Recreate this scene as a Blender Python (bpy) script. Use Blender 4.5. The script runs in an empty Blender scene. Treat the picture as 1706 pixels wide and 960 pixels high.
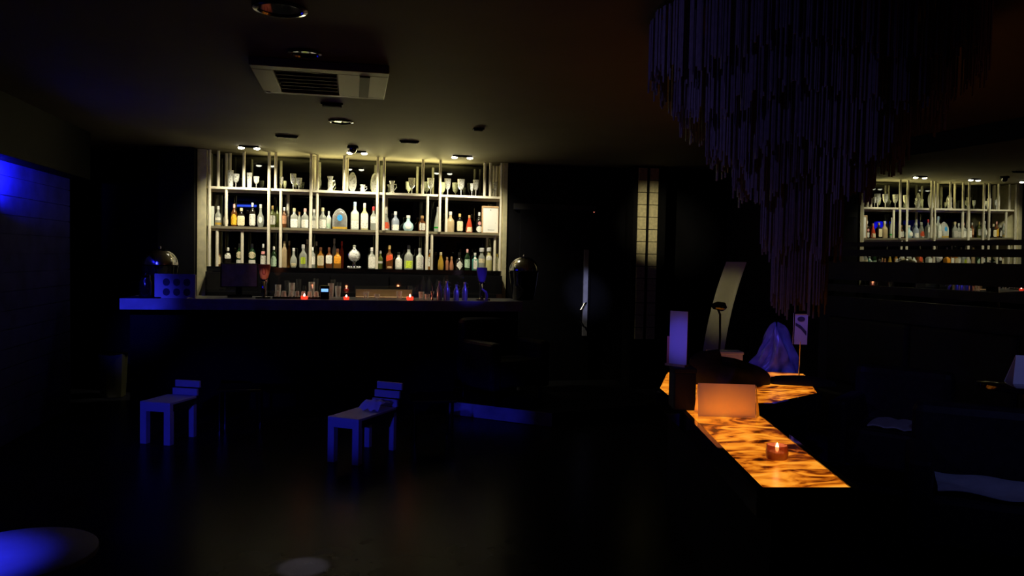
import bpy, bmesh, math, random
from math import sin, cos, tan, radians, pi, sqrt, atan2
from mathutils import Vector, Matrix
random.seed(4)
scn = bpy.context.scene
COL = scn.collection

# ---------------------------------------------------------------- camera
F = 1300.0; YAW = radians(12); PIT = radians(-2.25); ROLL = 0.020; EYE = 1.55
fw = Vector((sin(YAW)*cos(PIT), cos(YAW)*cos(PIT), sin(PIT)))
r0 = Vector((cos(YAW), -sin(YAW), 0)); u0 = r0.cross(fw)
rt = r0*cos(ROLL) + u0*sin(ROLL); up = u0*cos(ROLL) - r0*sin(ROLL)
EYEV = Vector((0, 0, EYE))
cd = bpy.data.cameras.new('camera'); cd.sensor_width = 36; cd.lens = 36*F/1706
cd.clip_start = .05
cam = bpy.data.objects.new('camera', cd); COL.objects.link(cam)
cam.matrix_world = Matrix((( rt.x, up.x, -fw.x, 0), (rt.y, up.y, -fw.y, 0), (rt.z, up.z, -fw.z, EYE), (0, 0, 0, 1)))
scn.camera = cam
# real places read from the photograph: where a sight line meets a known plane
def sight(px, py): return fw + rt*((px-853)/F) - up*((py-480)/F)
def onZ(px, py, z): d = sight(px, py); return EYEV + d*((z-EYE)/d.z)
def onY(px, py, y): d = sight(px, py); return EYEV + d*(y/d.y)
def onX(px, py, x): d = sight(px, py); return EYEV + d*(x/d.x)

# ---------------------------------------------------------------- view, world, lights
scn.view_settings.view_transform = 'Standard'; scn.view_settings.look = 'None'
scn.view_settings.exposure = 0.0; scn.view_settings.gamma = 1; scn.view_settings.use_curve_mapping = False
scn.cycles.use_denoising = True
scn.cycles.max_bounces = 8; scn.cycles.transparent_max_bounces = 24
scn.cycles.sample_clamp_indirect = 2.0
w = bpy.data.worlds.new('night'); scn.world = w; w.use_nodes = True
w.node_tree.nodes['Background'].inputs[0].default_value = (.25, .25, 1, 1)
w.node_tree.nodes['Background'].inputs[1].default_value = .0012

CEIL = 2.665
BLUE = (.03, .035, 1)
def spot(name, loc, target, power, color, angle, blend=.4, size=.03):
    l = bpy.data.lights.new(name, 'SPOT'); l.energy = power; l.color = color
    l.spot_size = radians(angle); l.spot_blend = blend; l.shadow_soft_size = size
    o = bpy.data.objects.new(name, l); COL.objects.link(o); o.location = loc
    o.rotation_euler = (Vector(target)-Vector(loc)).to_track_quat('-Z', 'Y').to_euler()
    return o
def point(name, loc, power, color, size=.01):
    l = bpy.data.lights.new(name, 'POINT'); l.energy = power; l.color = color; l.shadow_soft_size = size
    o = bpy.data.objects.new(name, l); COL.objects.link(o); o.location = loc
    return o
WARM = (1, .91, .64)
SHELF_SPOTS = [(402, 246), (428, 247), (583, 255), (607, 255), (757, 262), (783, 263)]
for (px, py) in SHELF_SPOTS:
    p = onZ(px, py, CEIL-.03)
    spot('shelf_spot', (p.x, p.y, CEIL-.05), (p.x+.02, p.y+.33, 1.98), 38, WARM, 106, .7, .02)
# unseen added lamps for the spots' light thrown up by the top shelf glass
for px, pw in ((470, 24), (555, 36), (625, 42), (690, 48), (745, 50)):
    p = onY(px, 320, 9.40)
    spot('shelf_bounce_fill', (p.x, 9.42, 2.32), (p.x-.06, 8.80, 2.90), pw*1.12, (1, .87, .36), 120, 1, .09)
spot('blue_wall_light', (-2.44, 6.15, 2.10), (-2.76, 6.62, 2.12), 560, BLUE, 68, 1, .02)
spot('blue_table_light', (-2.3, 2.2, 2.6), (-1.44, 2.94, .45), 620, BLUE, 19, 1, .03)
spot('blue_front_light', (-2.3, 2.2, 1.25), (-1.40, 6.8, .28), 150, BLUE, 14, .8, .03)
spot('blue_chair_light', (-2.3, 1.4, 1.30), (.15, 6.2, .34), 175, BLUE, 10, .8, .03)
spot('blue_step_light', (-1.0, 1.0, 2.5), (1.3, 7.2, .1), 260, BLUE, 8, .9, .03)
spot('blue_counter_light', (-2.2, 4.0, 2.5), (-2.05, 8.0, 1.05), 560, BLUE, 14, 1, .06)
spot('blue_tap_light', (2.6, 5.2, 2.6), (1.22, 8.15, 1.25), 190, (.08, .06, 1), 9.5, .8, .03)
spot('blue_room_light', (-1.6, 1.0, 2.6), (2.2, 4.2, 1.7), 42, (.34, .27, 1), 40, .9, .05)
spot('blue_seat_light', (3.0, 1.4, 2.6), (3.7, 4.0, .5), 22, (.22, .28, 1), 50, .9, .05)
spot('pillar_fill', (1.5, 6.3, 2.6), (3.55, 8.75, 2.0), 260, (1, .88, .50), 18, 1, .03)  # unseen spot added in place of shelf light grazing the tiles
spot('chair_fill', (1.6, 4.6, 2.6), (2.95, 5.95, 1.42), 60, (1, .92, .48), 14, 1, .03)  # added narrow spot, replaces shelf light reaching the curved back
spot('blue_bundle_fill', (2.2, 4.3, 2.55), (3.20, 5.15, .95), 60, (.09, .07, 1), 24, 1, .03)  # unseen blue spot added to brighten the bundle and sign
spot('blue_menu_fill', (-.4, 2.2, 2.3), (1.775, 3.93, 1.12), 150, (.09, .07, 1), 5.5, 1, .03)  # added narrow blue spot that tints only the menu stand
spot('red_corner_light', (4.3, 1.6, 2.5), (2.3, 3.2, 2.4), 2.2, (1, .25, .2), 60, .8, .05)
g = onZ(505, 945, 0)
spot('floor_reflection_fill', (g.x, g.y-.3, 2.6), (g.x, g.y, 0), 420, (1, .92, .9), 6, .5, .02)  # unseen spot added to mimic the bar's reflection in the floor
q = onY(440, 455, 8.15)
spot('badge_fill', (-.6, 6.2, 2.6), (q.x, 8.15, q.z), 60, (1, .62, .5), 2.6, .6, .02)  # added tight spot brightening the orange tap badge, no fixture
q = onY(975, 480, 8.98)
spot('door_fill', (1.3, 5.6, 2.6), (q.x, 8.98, 1.15), 330, (.62, .64, 1), 9, 1, .03)  # unseen fill spot added to lift the door stile

# ---------------------------------------------------------------- materials
def mat(name, base, rough=.5, metal=0, trans=0, emit=None, es=1, alpha=1, ior=1.45, coat=0, noise=0, nscale=20, bump=0, spec=.5):
    m = bpy.data.materials.new(name); m.use_nodes = True
    nt = m.node_tree; b = nt.nodes['Principled BSDF']
    b.inputs['Base Color'].default_value = (*base, 1); b.inputs['Roughness'].default_value = rough
    b.inputs['Metallic'].default_value = metal; b.inputs['Transmission Weight'].default_value = trans
    b.inputs['IOR'].default_value = ior; b.inputs['Alpha'].default_value = alpha
    b.inputs['Coat Weight'].default_value = coat; b.inputs['Specular IOR Level'].default_value = spec
    if emit: b.inputs['Emission Color'].default_value = (*emit, 1); b.inputs['Emission Strength'].default_value = es
    if noise or bump:
        tc = nt.nodes.new('ShaderNodeTexCoord'); n = nt.nodes.new('ShaderNodeTexNoise')
        n.inputs['Scale'].default_value = nscale; n.inputs['Detail'].default_value = 5
        nt.links.new(tc.outputs['Object'], n.inputs['Vector'])
        if noise:
            r = nt.nodes.new('ShaderNodeValToRGB')
            r.color_ramp.elements[0].position = .3; r.color_ramp.elements[1].position = .7
            r.color_ramp.elements[0].color = (*[c*(1-noise) for c in base], 1)
            r.color_ramp.elements[1].color = (*[min(1, c*(1+noise)) for c in base], 1)
            nt.links.new(n.outputs['Fac'], r.inputs[0]); nt.links.new(r.outputs[0], b.inputs['Base Color'])
        if bump:
            bp = nt.nodes.new('ShaderNodeBump'); bp.inputs['Strength'].default_value = bump
            bp.inputs['Distance'].default_value = .01
            nt.links.new(n.outputs['Fac'], bp.inputs['Height']); nt.links.new(bp.outputs[0], b.inputs['Normal'])
    return m
M = {}
M['floor'] = mat('polished_dark_floor', (.010, .010, .014), .26, noise=.3, nscale=3, bump=.04, ior=1.09)
M['ceiling'] = mat('ceiling_paint', (.12, .108, .080), .8, spec=.15, noise=.06, nscale=2, bump=.05)
M['black'] = mat('black_paint', (.005, .005, .006), .6, spec=.08, noise=.2, nscale=6)
M['wall'] = mat('dark_wall', (.006, .006, .008), .55, spec=.08, noise=.2, nscale=4)
M['plank'] = mat('navy_planks', (.045, .045, .26), .6, spec=.06, noise=.3, nscale=5)
M['gloss_black'] = mat('gloss_black', (.008, .008, .010), .05, coat=1, noise=.1, nscale=8)
M['dark_mirror'] = mat('dark_mirror', (.10, .105, .10), .02, 1, noise=.02, nscale=3)
M['mirror'] = mat('wall_mirror', (.33, .345, .33), .004, 1, noise=.01, nscale=2)
M['brass'] = mat('champagne_metal', (.93, .87, .70), .32, .2, noise=.05, nscale=30)
M['bronze'] = mat('bronze_rail', (.26, .23, .15), .35, .3, noise=.1, nscale=30)
M['gold_panel'] = mat('brushed_gold_panel', (.72, .66, .42), .42, .25, noise=.15, nscale=14)
M['glass_shelf'] = mat('smoked_glass', (.10, .10, .08), .05, 0, coat=1, noise=.1, nscale=6)
M['chrome'] = mat('chrome', (.75, .75, .78), .16, 1, noise=.03, nscale=10)
M['dark_chrome'] = mat('dark_steel', (.2, .2, .22), .15, 1, noise=.05, nscale=10)
M['white'] = mat('white_lacquer', (.62, .62, .66), .35, noise=.05, nscale=8)
M['white_card'] = mat('bright_card', (.9, .9, .9), .6, noise=.02, nscale=9)
M['paper'] = mat('white_paper', (.80, .80, .78), .7, noise=.02, nscale=20)
M['counter'] = mat('dark_counter_stone', (.035, .033, .037), .35, noise=.4, nscale=12)
M['counter_edge'] = mat('pale_counter_edge', (.45, .45, .48), .5, spec=.15, noise=.2, nscale=9)
M['ink'] = mat('printed_ink', (.06, .06, .09), .6, noise=.1, nscale=30)
M['leather'] = mat('dark_leather', (.016, .015, .02), .5, spec=.2, noise=.3, nscale=25, bump=.1)
M['panelgrey'] = mat('dark_grey_slats', (.035, .035, .037), .45, spec=.08, noise=.2, nscale=6)
M['cloth_black'] = mat('black_cloth', (.006, .006, .007), .85, noise=.3, nscale=30, bump=.2)
M['cloth_pale'] = mat('pale_cloth', (.42, .44, .48), .85, noise=.1, nscale=20, bump=.2)
M['cloth_blue'] = mat('blue_film', (.16, .17, .30), .3, noise=.3, nscale=14, bump=.4)
M['shell'] = mat('pale_shell', (.34, .31, .22), .5, noise=.1, nscale=5)
M['wood'] = mat('light_wood', (.55, .36, .2), .5, noise=.25, nscale=18)
M['copper'] = mat('copper_badge', (.85, .30, .16), .35, .2, noise=.1, nscale=20)
M['bulb'] = mat('lamp_glass', (1, 1, 1), .3, emit=(1, .93, .72), es=12)
M['flame'] = mat('candle_flame', (1, .7, .3), .5, emit=(1, .62, .25), es=14)
M['wax'] = mat('candle_wax', (.9, .8, .65), .5, noise=.03, nscale=12)
M['led_blue'] = mat('blue_display', (.1, .3, 1), .4, emit=(.22, .50, 1), es=1.3)
M['led_red'] = mat('red_led', (1, .1, .1), .4, emit=(1, .25, .15), es=.8)
M['olive'] = mat('olive_bin', (.05, .048, .022), .5, noise=.2, nscale=12)
M['strand'] = mat('dull_thread', (.16, .145, .18), .6, noise=.2, nscale=40)
M['acrylic'] = mat('clear_acrylic', (.5, .5, .6), .08, 0, .85, noise=.02, nscale=5)
M['red_glass'] = mat('rose_glass', (.75, .32, .25), .12, 0, .55, noise=.1, nscale=30)
M['pink_cup'] = mat('frosted_purple', (.25, .18, .42), .35, noise=.1, nscale=10)

def onyx():
    m = bpy.data.materials.new('backlit_onyx'); m.use_nodes = True; nt = m.node_tree
    b = nt.nodes['Principled BSDF']; tc = nt.nodes.new('ShaderNodeTexCoord')
    mp = nt.nodes.new('ShaderNodeMapping'); mp.inputs['Scale'].default_value = (3.4, 6.4, 1); mp.inputs['Rotation'].default_value = (0, 0, .35)
    n1 = nt.nodes.new('ShaderNodeTexNoise'); n1.inputs['Scale'].default_value = 1.25; n1.inputs['Detail'].default_value = 4
    n1.inputs['Distortion'].default_value = 1.6
    r = nt.nodes.new('ShaderNodeValToRGB'); e = r.color_ramp.elements
    e[0].position = .33; e[0].color = (.020, .003, .0, 1); e[1].position = .79; e[1].color = (1.0, .46, .055, 1)
    for p, c in ((.395, (.16, .022, .001, 1)), (.465, (.60, .14, .006, 1)), (.59, (.98, .31, .018, 1))):
        x = e.new(p); x.color = c
    nt.links.new(tc.outputs['Object'], mp.inputs['Vector']); nt.links.new(mp.outputs[0], n1.inputs['Vector'])
    nt.links.new(n1.outputs['Fac'], r.inputs[0]); nt.links.new(r.outputs[0], b.inputs['Emission Color'])
    b.inputs['Emission Strength'].default_value = 1.0; b.inputs['Base Color'].default_value = (.12, .05, .02, 1)
    b.inputs['Roughness'].default_value = .25
    return m
M['onyx'] = onyx()
def crystal(name='cut_crystal', mul=1.5, add=.2, blend=.45):
    m = bpy.data.materials.new(name); m.use_nodes = True; nt = m.node_tree
    b = nt.nodes['Principled BSDF']; b.inputs['Base Color'].default_value = (.92, .93, .90, 1)
    b.inputs['Roughness'].default_value = .12; b.inputs['IOR'].default_value = 1.7
    tr = nt.nodes.new('ShaderNodeBsdfTransparent'); mx = nt.nodes.new('ShaderNodeMixShader')
    lw = nt.nodes.new('ShaderNodeLayerWeight'); lw.inputs[0].default_value = blend
    tc = nt.nodes.new('ShaderNodeTexCoord'); vo = nt.nodes.new('ShaderNodeTexVoronoi'); vo.inputs['Scale'].default_value = 45
    nt.links.new(tc.outputs['Object'], vo.inputs['Vector'])
    ma = nt.nodes.new('ShaderNodeMath'); ma.operation = 'MULTIPLY_ADD'; ma.inputs[1].default_value = mul; ma.inputs[2].default_value = add
    nt.links.new(vo.outputs['Distance'], ma.inputs[0])
    ad = nt.nodes.new('ShaderNodeMath'); ad.operation = 'ADD'; ad.use_clamp = True
    nt.links.new(lw.outputs['Facing'], ad.inputs[0]); nt.links.new(ma.outputs[0], ad.inputs[1])
    nt.links.new(ad.outputs[0], mx.inputs[0]); nt.links.new(tr.outputs[0], mx.inputs[1]); nt.links.new(b.outputs[0], mx.inputs[2])
    nt.links.new(mx.outputs[0], nt.nodes['Material Output'].inputs[0])
    return m
M['crystal'] = crystal('cut_crystal', 1.5, .08, .45)
M['bar_crystal'] = crystal('plain_bar_glass', .25, .03, .35)
M['dome_glass'] = crystal('clear_dome_glass', .15, .05, .35)
def translucent_paper():
    m = bpy.data.materials.new('thin_card'); m.use_nodes = True; nt = m.node_tree
    b = nt.nodes['Principled BSDF']; b.inputs['Base Color'].default_value = (.9, .88, .82, 1); b.inputs['Roughness'].default_value = .8
    t = nt.nodes.new('ShaderNodeBsdfTranslucent'); t.inputs[0].default_value = (.9, .86, .78, 1)
    mx = nt.nodes.new('ShaderNodeMixShader'); mx.inputs[0].default_value = .45
    nt.links.new(b.outputs[0], mx.inputs[1]); nt.links.new(t.outputs[0], mx.inputs[2])
    nt.links.new(mx.outputs[0], nt.nodes['Material Output'].inputs[0])
    return m
M['thin_card'] = translucent_paper()
def label_mat(name, base):
    m = mat(name, base, .6); nt = m.node_tree; b = nt.nodes['Principled BSDF']
    tc = nt.nodes.new('ShaderNodeTexCoord'); mp = nt.nodes.new('ShaderNodeMapping'); mp.inputs['Scale'].default_value = (60, 60, 130)
    n = nt.nodes.new('ShaderNodeTexNoise'); n.inputs['Scale'].default_value = 1.0; n.inputs['Detail'].default_value = 2
    r = nt.nodes.new('ShaderNodeValToRGB'); e = r.color_ramp.elements
    e[0].position = .33; e[0].color = (*[c*.35 for c in base], 1); e[1].position = .43; e[1].color = (*base, 1)
    nt.links.new(tc.outputs['Object'], mp.inputs[0]); nt.links.new(mp.outputs[0], n.inputs['Vector'])
    nt.links.new(n.outputs['Fac'], r.inputs[0]); nt.links.new(r.outputs[0], b.inputs['Base Color'])
    return m
LB = {'white': (.82, .80, .72), 'cream': (.80, .70, .45), 'yellow': (.90, .52, .03), 'orange': (.90, .36, .02), 'tan': (.55, .36, .18),
      'red': (.80, .10, .03), 'lime': (.62, .78, .05), 'mint': (.50, .68, .50), 'copper': (.60, .30, .16), 'blue': (.02, .30, .75),
      'pink': (.85, .35, .35), 'black': (.02, .02, .02)}
LM = {k: label_mat('label_'+k, v) for k, v in LB.items()}
GL = {'clear': ((.80, .84, .76), .65), 'frost': ((.62, .66, .58), 0), 'dark': ((.012, .010, .008), 0), 'green': ((.012, .035, .012), .1),
      'olive': ((.13, .15, .03), .2), 'amber': ((.42, .17, .02), .3), 'brown': ((.14, .045, .012), .2), 'gold': ((.62, .38, .05), .2),
      'tan': ((.50, .38, .22), 0), 'red': ((.60, .07, .03), .1), 'teal': ((.10, .32, .27), .2), 'ice': ((.45, .66, .72), .1),
      'yellow': ((.62, .58, .28), .1), 'copper': ((.40, .17, .09), 0), 'orange': ((.70, .28, .02), .1), 'mist': ((.35, .40, .50), .2)}
GM = {k: mat('glass_'+k, v[0], .14, 0, v[1], coat=.4, noise=.08, nscale=25) for k, v in GL.items()}
CP = {'white': (.85, .83, .78), 'cream': (.80, .68, .42), 'red': (.70, .05, .05), 'pink': (.85, .45, .42), 'black': (.015, .015, .015), 'gold': (.70, .50, .18),
      'silver': (.70, .70, .68), 'tan': (.55, .32, .14), 'green': (.05, .15, .03), 'blue': (.45, .60, .80), 'brown': (.16, .06, .03), 'yellow': (.75, .62, .12)}
CM = {k: mat('cap_'+k, v, .35, noise=.05, nscale=25) for k, v in CP.items()}
M['green_liquid'] = mat('green_liquid', (.02, .55, .04), .2, noise=.2, nscale=30)

# ---------------------------------------------------------------- mesh helpers
def obj(name, bm, m=None, parent=None, smooth=False, loc=None):
    bmesh.ops.recalc_face_normals(bm, faces=bm.faces)
    me = bpy.data.meshes.new(name); bm.to_mesh(me); bm.free()
    if m: me.materials.append(m)
    if smooth:
        for p in me.polygons: p.use_smooth = True
        try: me.set_sharp_from_angle(angle=radians(40))
        except Exception: pass
    o = bpy.data.objects.new(name, me); COL.objects.link(o)
    if parent: o.parent = parent
    if loc is not None: o.location = loc
    return o
def thing(name, label, cat, loc=(0, 0, 0), rz=0, group=None):
    o = bpy.data.objects.new(name, None); COL.objects.link(o); o.empty_display_size = .05
    o.location = loc; o.rotation_euler = (0, 0, rz); o['label'] = label; o['category'] = cat
    if group: o['group'] = group
    return o
def tag(o, label, cat, group=None):
    o['label'] = label; o['category'] = cat
    if group: o['group'] = group
    return o
def struct(name, bm, m, loc=None):
    o = obj(name, bm, m, None, False, loc); o['kind'] = 'structure'; return o
def relabel(root, label, loc, rz=None, group=None):
    r = root.copy(); COL.objects.link(r); r.location = loc; r['label'] = label
    if rz is not None: r.rotation_euler = (0, 0, rz)
    if group: r['group'] = group
    for ch in [c for c in bpy.data.objects if c.parent == root]:
        c = ch.copy(); COL.objects.link(c); c.parent = r
        for g in [d for d in bpy.data.objects if d.parent == ch]:
            e = g.copy(); COL.objects.link(e); e.parent = c
    return r
def B(x0, x1, y0, y1, z0, z1, bm=None, bev=0):
    bm2 = bmesh.new()
    bmesh.ops.create_cube(bm2, size=1)
    for v in bm2.verts: v.co = Vector((x0+(x1-x0)*(v.co.x+.5), y0+(y1-y0)*(v.co.y+.5), z0+(z1-z0)*(v.co.z+.5)))
    if bev: bmesh.ops.bevel(bm2, geom=bm2.edges[:], offset=bev, segments=2, affect='EDGES', profile=.5)
    if bm is None: return bm2
    me = bpy.data.meshes.new('tmp'); bm2.to_mesh(me); bm2.free(); bm.from_mesh(me); bpy.data.meshes.remove(me); return bm
def rings(bm, rr, cap=True):
    vs = [[bm.verts.new(p) for p in r] for r in rr]
    for a, b in zip(vs, vs[1:]):
        n = len(a)
        for i in range(n): bm.faces.new((a[i], a[(i+1) % n], b[(i+1) % n], b[i]))
    if cap:
        bm.faces.new(vs[0][::-1]); bm.faces.new(vs[-1])
    return bm
def lathe(prof, seg=20, c=(0, 0), cap=True, bm=None):
    bm = bm or bmesh.new()
    return rings(bm, [[(c[0]+max(r, 1e-4)*cos(2*pi*i/seg), c[1]+max(r, 1e-4)*sin(2*pi*i/seg), z) for i in range(seg)] for r, z in prof], cap)
def cyl(r, z0, z1, c=(0, 0), seg=14, bm=None): return lathe([(r, z0), (r, z1)], seg, c, True, bm)
def tube(pts, r, seg=8, bm=None):
    bm = bm or bmesh.new(); pts = [Vector(p) for p in pts]; rr = []
    rs = r if isinstance(r, (list, tuple)) else [r]*len(pts)
    ref = Vector((0, 0, 1))
    d0 = (pts[1]-pts[0]).normalized()
    if abs(d0.z) > .9: ref = Vector((1, 0, 0))
    for i, p in enumerate(pts):
        d = (pts[min(i+1, len(pts)-1)]-pts[max(i-1, 0)]).normalized()
        a = d.cross(ref).normalized(); b = d.cross(a).normalized()
        rr.append([tuple(p+a*rs[i]*cos(2*pi*k/seg)+b*rs[i]*sin(2*pi*k/seg)) for k in range(seg)])
    return rings(bm, rr)
def prism(poly, z0, z1, bm=None):
    bm = bm or bmesh.new()
    return rings(bm, [[(x, y, z0) for x, y in poly], [(x, y, z1) for x, y in poly]])
def sphere(r, c=(0, 0, 0), sx=1, sy=1, sz=1, u=16, v=10, bm=None):
    bm2 = bmesh.new(); bmesh.ops.create_uvsphere(bm2, u_segments=u, v_segments=v, radius=r)
    for q in bm2.verts: q.co = Vector((q.co.x*sx+c[0], q.co.y*sy+c[1], q.co.z*sz+c[2]))
    if bm is None: return bm2
    me = bpy.data.meshes.new('tmp'); bm2.to_mesh(me); bm2.free(); bm.from_mesh(me); bpy.data.meshes.remove(me); return bm
def drape(nx, ny, fn):
    bm = bmesh.new(); g = [[bm.verts.new(fn(i/nx, j/ny)) for j in range(ny+1)] for i in range(nx+1)]
    for i in range(nx):
        for j in range(ny): bm.faces.new((g[i][j], g[i+1][j], g[i+1][j+1], g[i][j+1]))
    return bm
def thick(bm, t):
    bmesh.ops.recalc_face_normals(bm, faces=bm.faces)
    bmesh.ops.solidify(bm, geom=bm.faces[:], thickness=t); return bm

# ---------------------------------------------------------------- room shell
struct('floor', B(-4.5, 6.2, -1.5, 12, -.1, 0), M['floor'])
struct('ceiling', B(-4.5, 6.2, -1.5, 12, CEIL, CEIL+.1), M['ceiling'])
bm = bmesh.new()
z = 0.0
while z < CEIL-.02:
    B(-2.75, -2.6, -1.5, 8.22, z+.006, min(z+.15, CEIL-.002), bm); z += .15
B(-2.75, -2.612, -1.5, 8.22, 0, CEIL-.002, bm)
struct('wall_left', bm, M['plank'])
struct('trim_1', B(-2.6, -2.42, -1.5, 8.22, 2.215, CEIL-.002), M['black'])       # deep cornice along the left wall
struct('wall_passage', B(-4.5, -2.0, 9.6, 9.75, 0, CEIL-.002), M['black'])
bm = B(-1.98, -1.615, 8.98, 9.75, 0, CEIL-.002); struct('wall_back_left', bm, M['black'])
bm = B(1.86, 5.4, 9.09, 9.75, 0, CEIL-.002); struct('wall_back_right', bm, M['wall'])
struct('wall_back', B(-1.615, 1.86, 9.56, 9.75, 0, CEIL-.002), M['black'])
# right wall: turned a few degrees, mirror bands between dark boards
MB = radians(6); MD = 5.36
mn = Vector((cos(MB), sin(MB), 0)); mt = Vector((-sin(MB), cos(MB), 0))
def wall_frame(name):
    o = bpy.data.objects.new(name, None); return o
MW = Matrix.Translation(mn*MD) @ Matrix.Rotation(MB, 4, 'Z')
def on_wall(o): o.matrix_world = MW @ o.matrix_world; return o
o = struct('wall_right', B(.02, .2, -1.5, 8.2, 0, CEIL-.002), M['black']); on_wall(o)
TILT = radians(-.9)   # the mirror hangs very slightly off plumb
MIRROR_NEAR, MIRROR_FAR = 2.0, 6.35
o = obj('wall_mirror', B(.004, .018, MIRROR_NEAR, MIRROR_FAR, 1.22, 2.5), M['mirror'])
tag(o, 'wide mirror on the right wall reflecting the lit bar', 'mirror'); o.matrix_world = MW @ Matrix.Translation((0, 0, 1.9)) @ Matrix.Rotation(TILT, 4, 'Y') @ Matrix.Translation((-.006, 0, -1.9))
for i, (z0, z1) in enumerate(((1.715, 1.755), (1.625, 1.685), (1.40, 1.575), (1.285, 1.355), (.0, 1.235))):
    o = struct('trim_%d' % (i+2), B(-.035 if z0 else -.03, .003, MIRROR_NEAR-.3, MIRROR_FAR+.1, z0, z1), M['panelgrey']); on_wall(o)
o = struct('trim_7', B(-.03, .003, MIRROR_FAR, MIRROR_FAR+.6, 1.235, CEIL-.002), M['black']); on_wall(o)

# ---------------------------------------------------------------- back-bar shelving
YF, YB = 9.11, 9.49
Z_TOP, Z_MID, Z_LOW = 2.266, 1.832, 1.385
unit = thing('bar_shelving', 'tall champagne metal bar shelving with three lit shelves and mirrored back', 'shelving', (0, 0, 0))
XL, XR = -1.51, 1.80
obj('back_mirror', B(XL, XR, YB+.005, YB+.03, Z_LOW, CEIL-.003), M['dark_mirror'], unit)['label'] = 'dark mirrored back panel'
obj('side_panel', B(XL-.09, XL, YF-.04, YB+.03, .95, CEIL-.003), M['gold_panel'], unit)
obj('side_panel', B(XR, XR+.05, YF-.04, YB+.03, .95, CEIL-.003), M['gold_panel'], unit)
for nm, zt, th in (('top_shelf', Z_TOP, .022), ('middle_shelf', Z_MID, .022), ('bottom_shelf', Z_LOW, .05)):
    s = obj('shelf', B(XL, XR, YF+.012, YB, zt-th, zt), M['glass_shelf'], unit)
    obj('front_rail', B(XL, XR, YF-.004, YF+.012, zt-th-.004, zt), M['brass'] if zt > 2 else (M['bronze'] if zt > 1.5 else M['dark_chrome']), s)
    if zt > 1.5:
        obj('rear_rail', B(XL, XR, YF+.14, YF+.165, zt-th-.03, zt-th-.001), M['brass'], s)
SEC = {'f': (Z_LOW, CEIL-.004), 'u': (Z_TOP, CEIL-.004), 'm': (Z_MID, Z_TOP-.024), 'l': (Z_LOW, Z_MID-.024), 'b': (Z_LOW, Z_TOP-.024), 'um': (Z_MID, CEIL-.004)}
POSTS = [(349, 'f', -.018), (448, 'f', -.018), (518, 'f', -.018), (629, 'f', -.018), (639.5, 'um', -.018), (733, 'um', -.018), (838, 'f', -.018),
         (363.5, 'u', .03), (406, 'u', .02), (459, 'u', .02), (573, 'u', .02), (704, 'u', .02), (807, 'u', .02), (816.5, 'u', .02),
         (377, 'm', .02), (468, 'b', -.018), (528.5, 'um', .03), (712.5, 'b', -.018), (744, 'm', .02), (720.5, 'l', .02),
         (383, 'u', .2), (377, 'u', .25), (362, 'l', .03), (404, 'l', .04), (480, 'm', .2), (523, 'u', .2), (578, 'u', .2), (644, 'm', .2), (813, 'l', .25), (826, 'l', .05), (822, 'u', .3), (833, 'u', .3)]
for px, sec, dy in POSTS:
    z0, z1 = SEC[sec]; y = YF+dy
    p = onY(px, 330, y); q = p.x
    q = min(max(q, XL+.02), XR-.02)
    obj('post', cyl(.0165, z0, z1, (q, y), 12), M['brass'], unit, True)

# ---------------------------------------------------------------- bottles
PROF = {
 'tall':   ([(0, .93), (.02, 1), (.58, 1), (.64, .94), (.72, .58), (.78, .36), (.98, .30)], 2),
 'square': ([(0, .94), (.02, 1), (.56, 1), (.62, .92), (.68, .60), (.73, .36), (.98, .32)], 6),
 'squat':  ([(0, .93), (.03, 1), (.50, 1), (.60, .88), (.68, .48), (.74, .36), (.97, .34)], 2),
 'taper':  ([(0, .92), (.03, 1), (.30, .95), (.55, .72), (.72, .44), (.82, .34), (.98, .3)], 2),
 'flask':  ([(0, .62), (.04, .74), (.18, .98), (.32, 1), (.48, .86), (.60, .45), (.68, .33), (.97, .3)], 2),
 'drop':   ([(0, .78), (.05, .95), (.25, 1), (.50, .84), (.70, .52), (.82, .38), (.98, .34)], 2),
 'slim':   ([(0, .95), (.02, 1), (.66, 1), (.72, .86), (.78, .55), (.84, .42), (.98, .4)], 2),
 'decant': ([(0, .96), (.02, 1), (.55, 1), (.64, .84), (.70, .52), (.78, .46), (.90, .56), (.98, .62)], 2),
 'carton': ([(0, 1), (.985, 1), (1, .97)], 10),
 'dome':   ([(0, .99), (.03, 1), (.48, 1), (.64, .95), (.78, .80), (.90, .54), (.97, .26), (1, .04)], 4),
}
def prof_r(pr, t):
    for (a, ra), (b, rb) in zip(pr, pr[1:]):
        if a <= t <= b: return ra+(rb-ra)*(t-a)/(b-a)
    return pr[-1][1]
def sect(rx, ry, ex, ang):
    c, s = cos(ang), sin(ang)
    k = (abs(c)**ex+abs(s)**ex)**(-1/ex)
    return rx*k*c, ry*k*s
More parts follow.
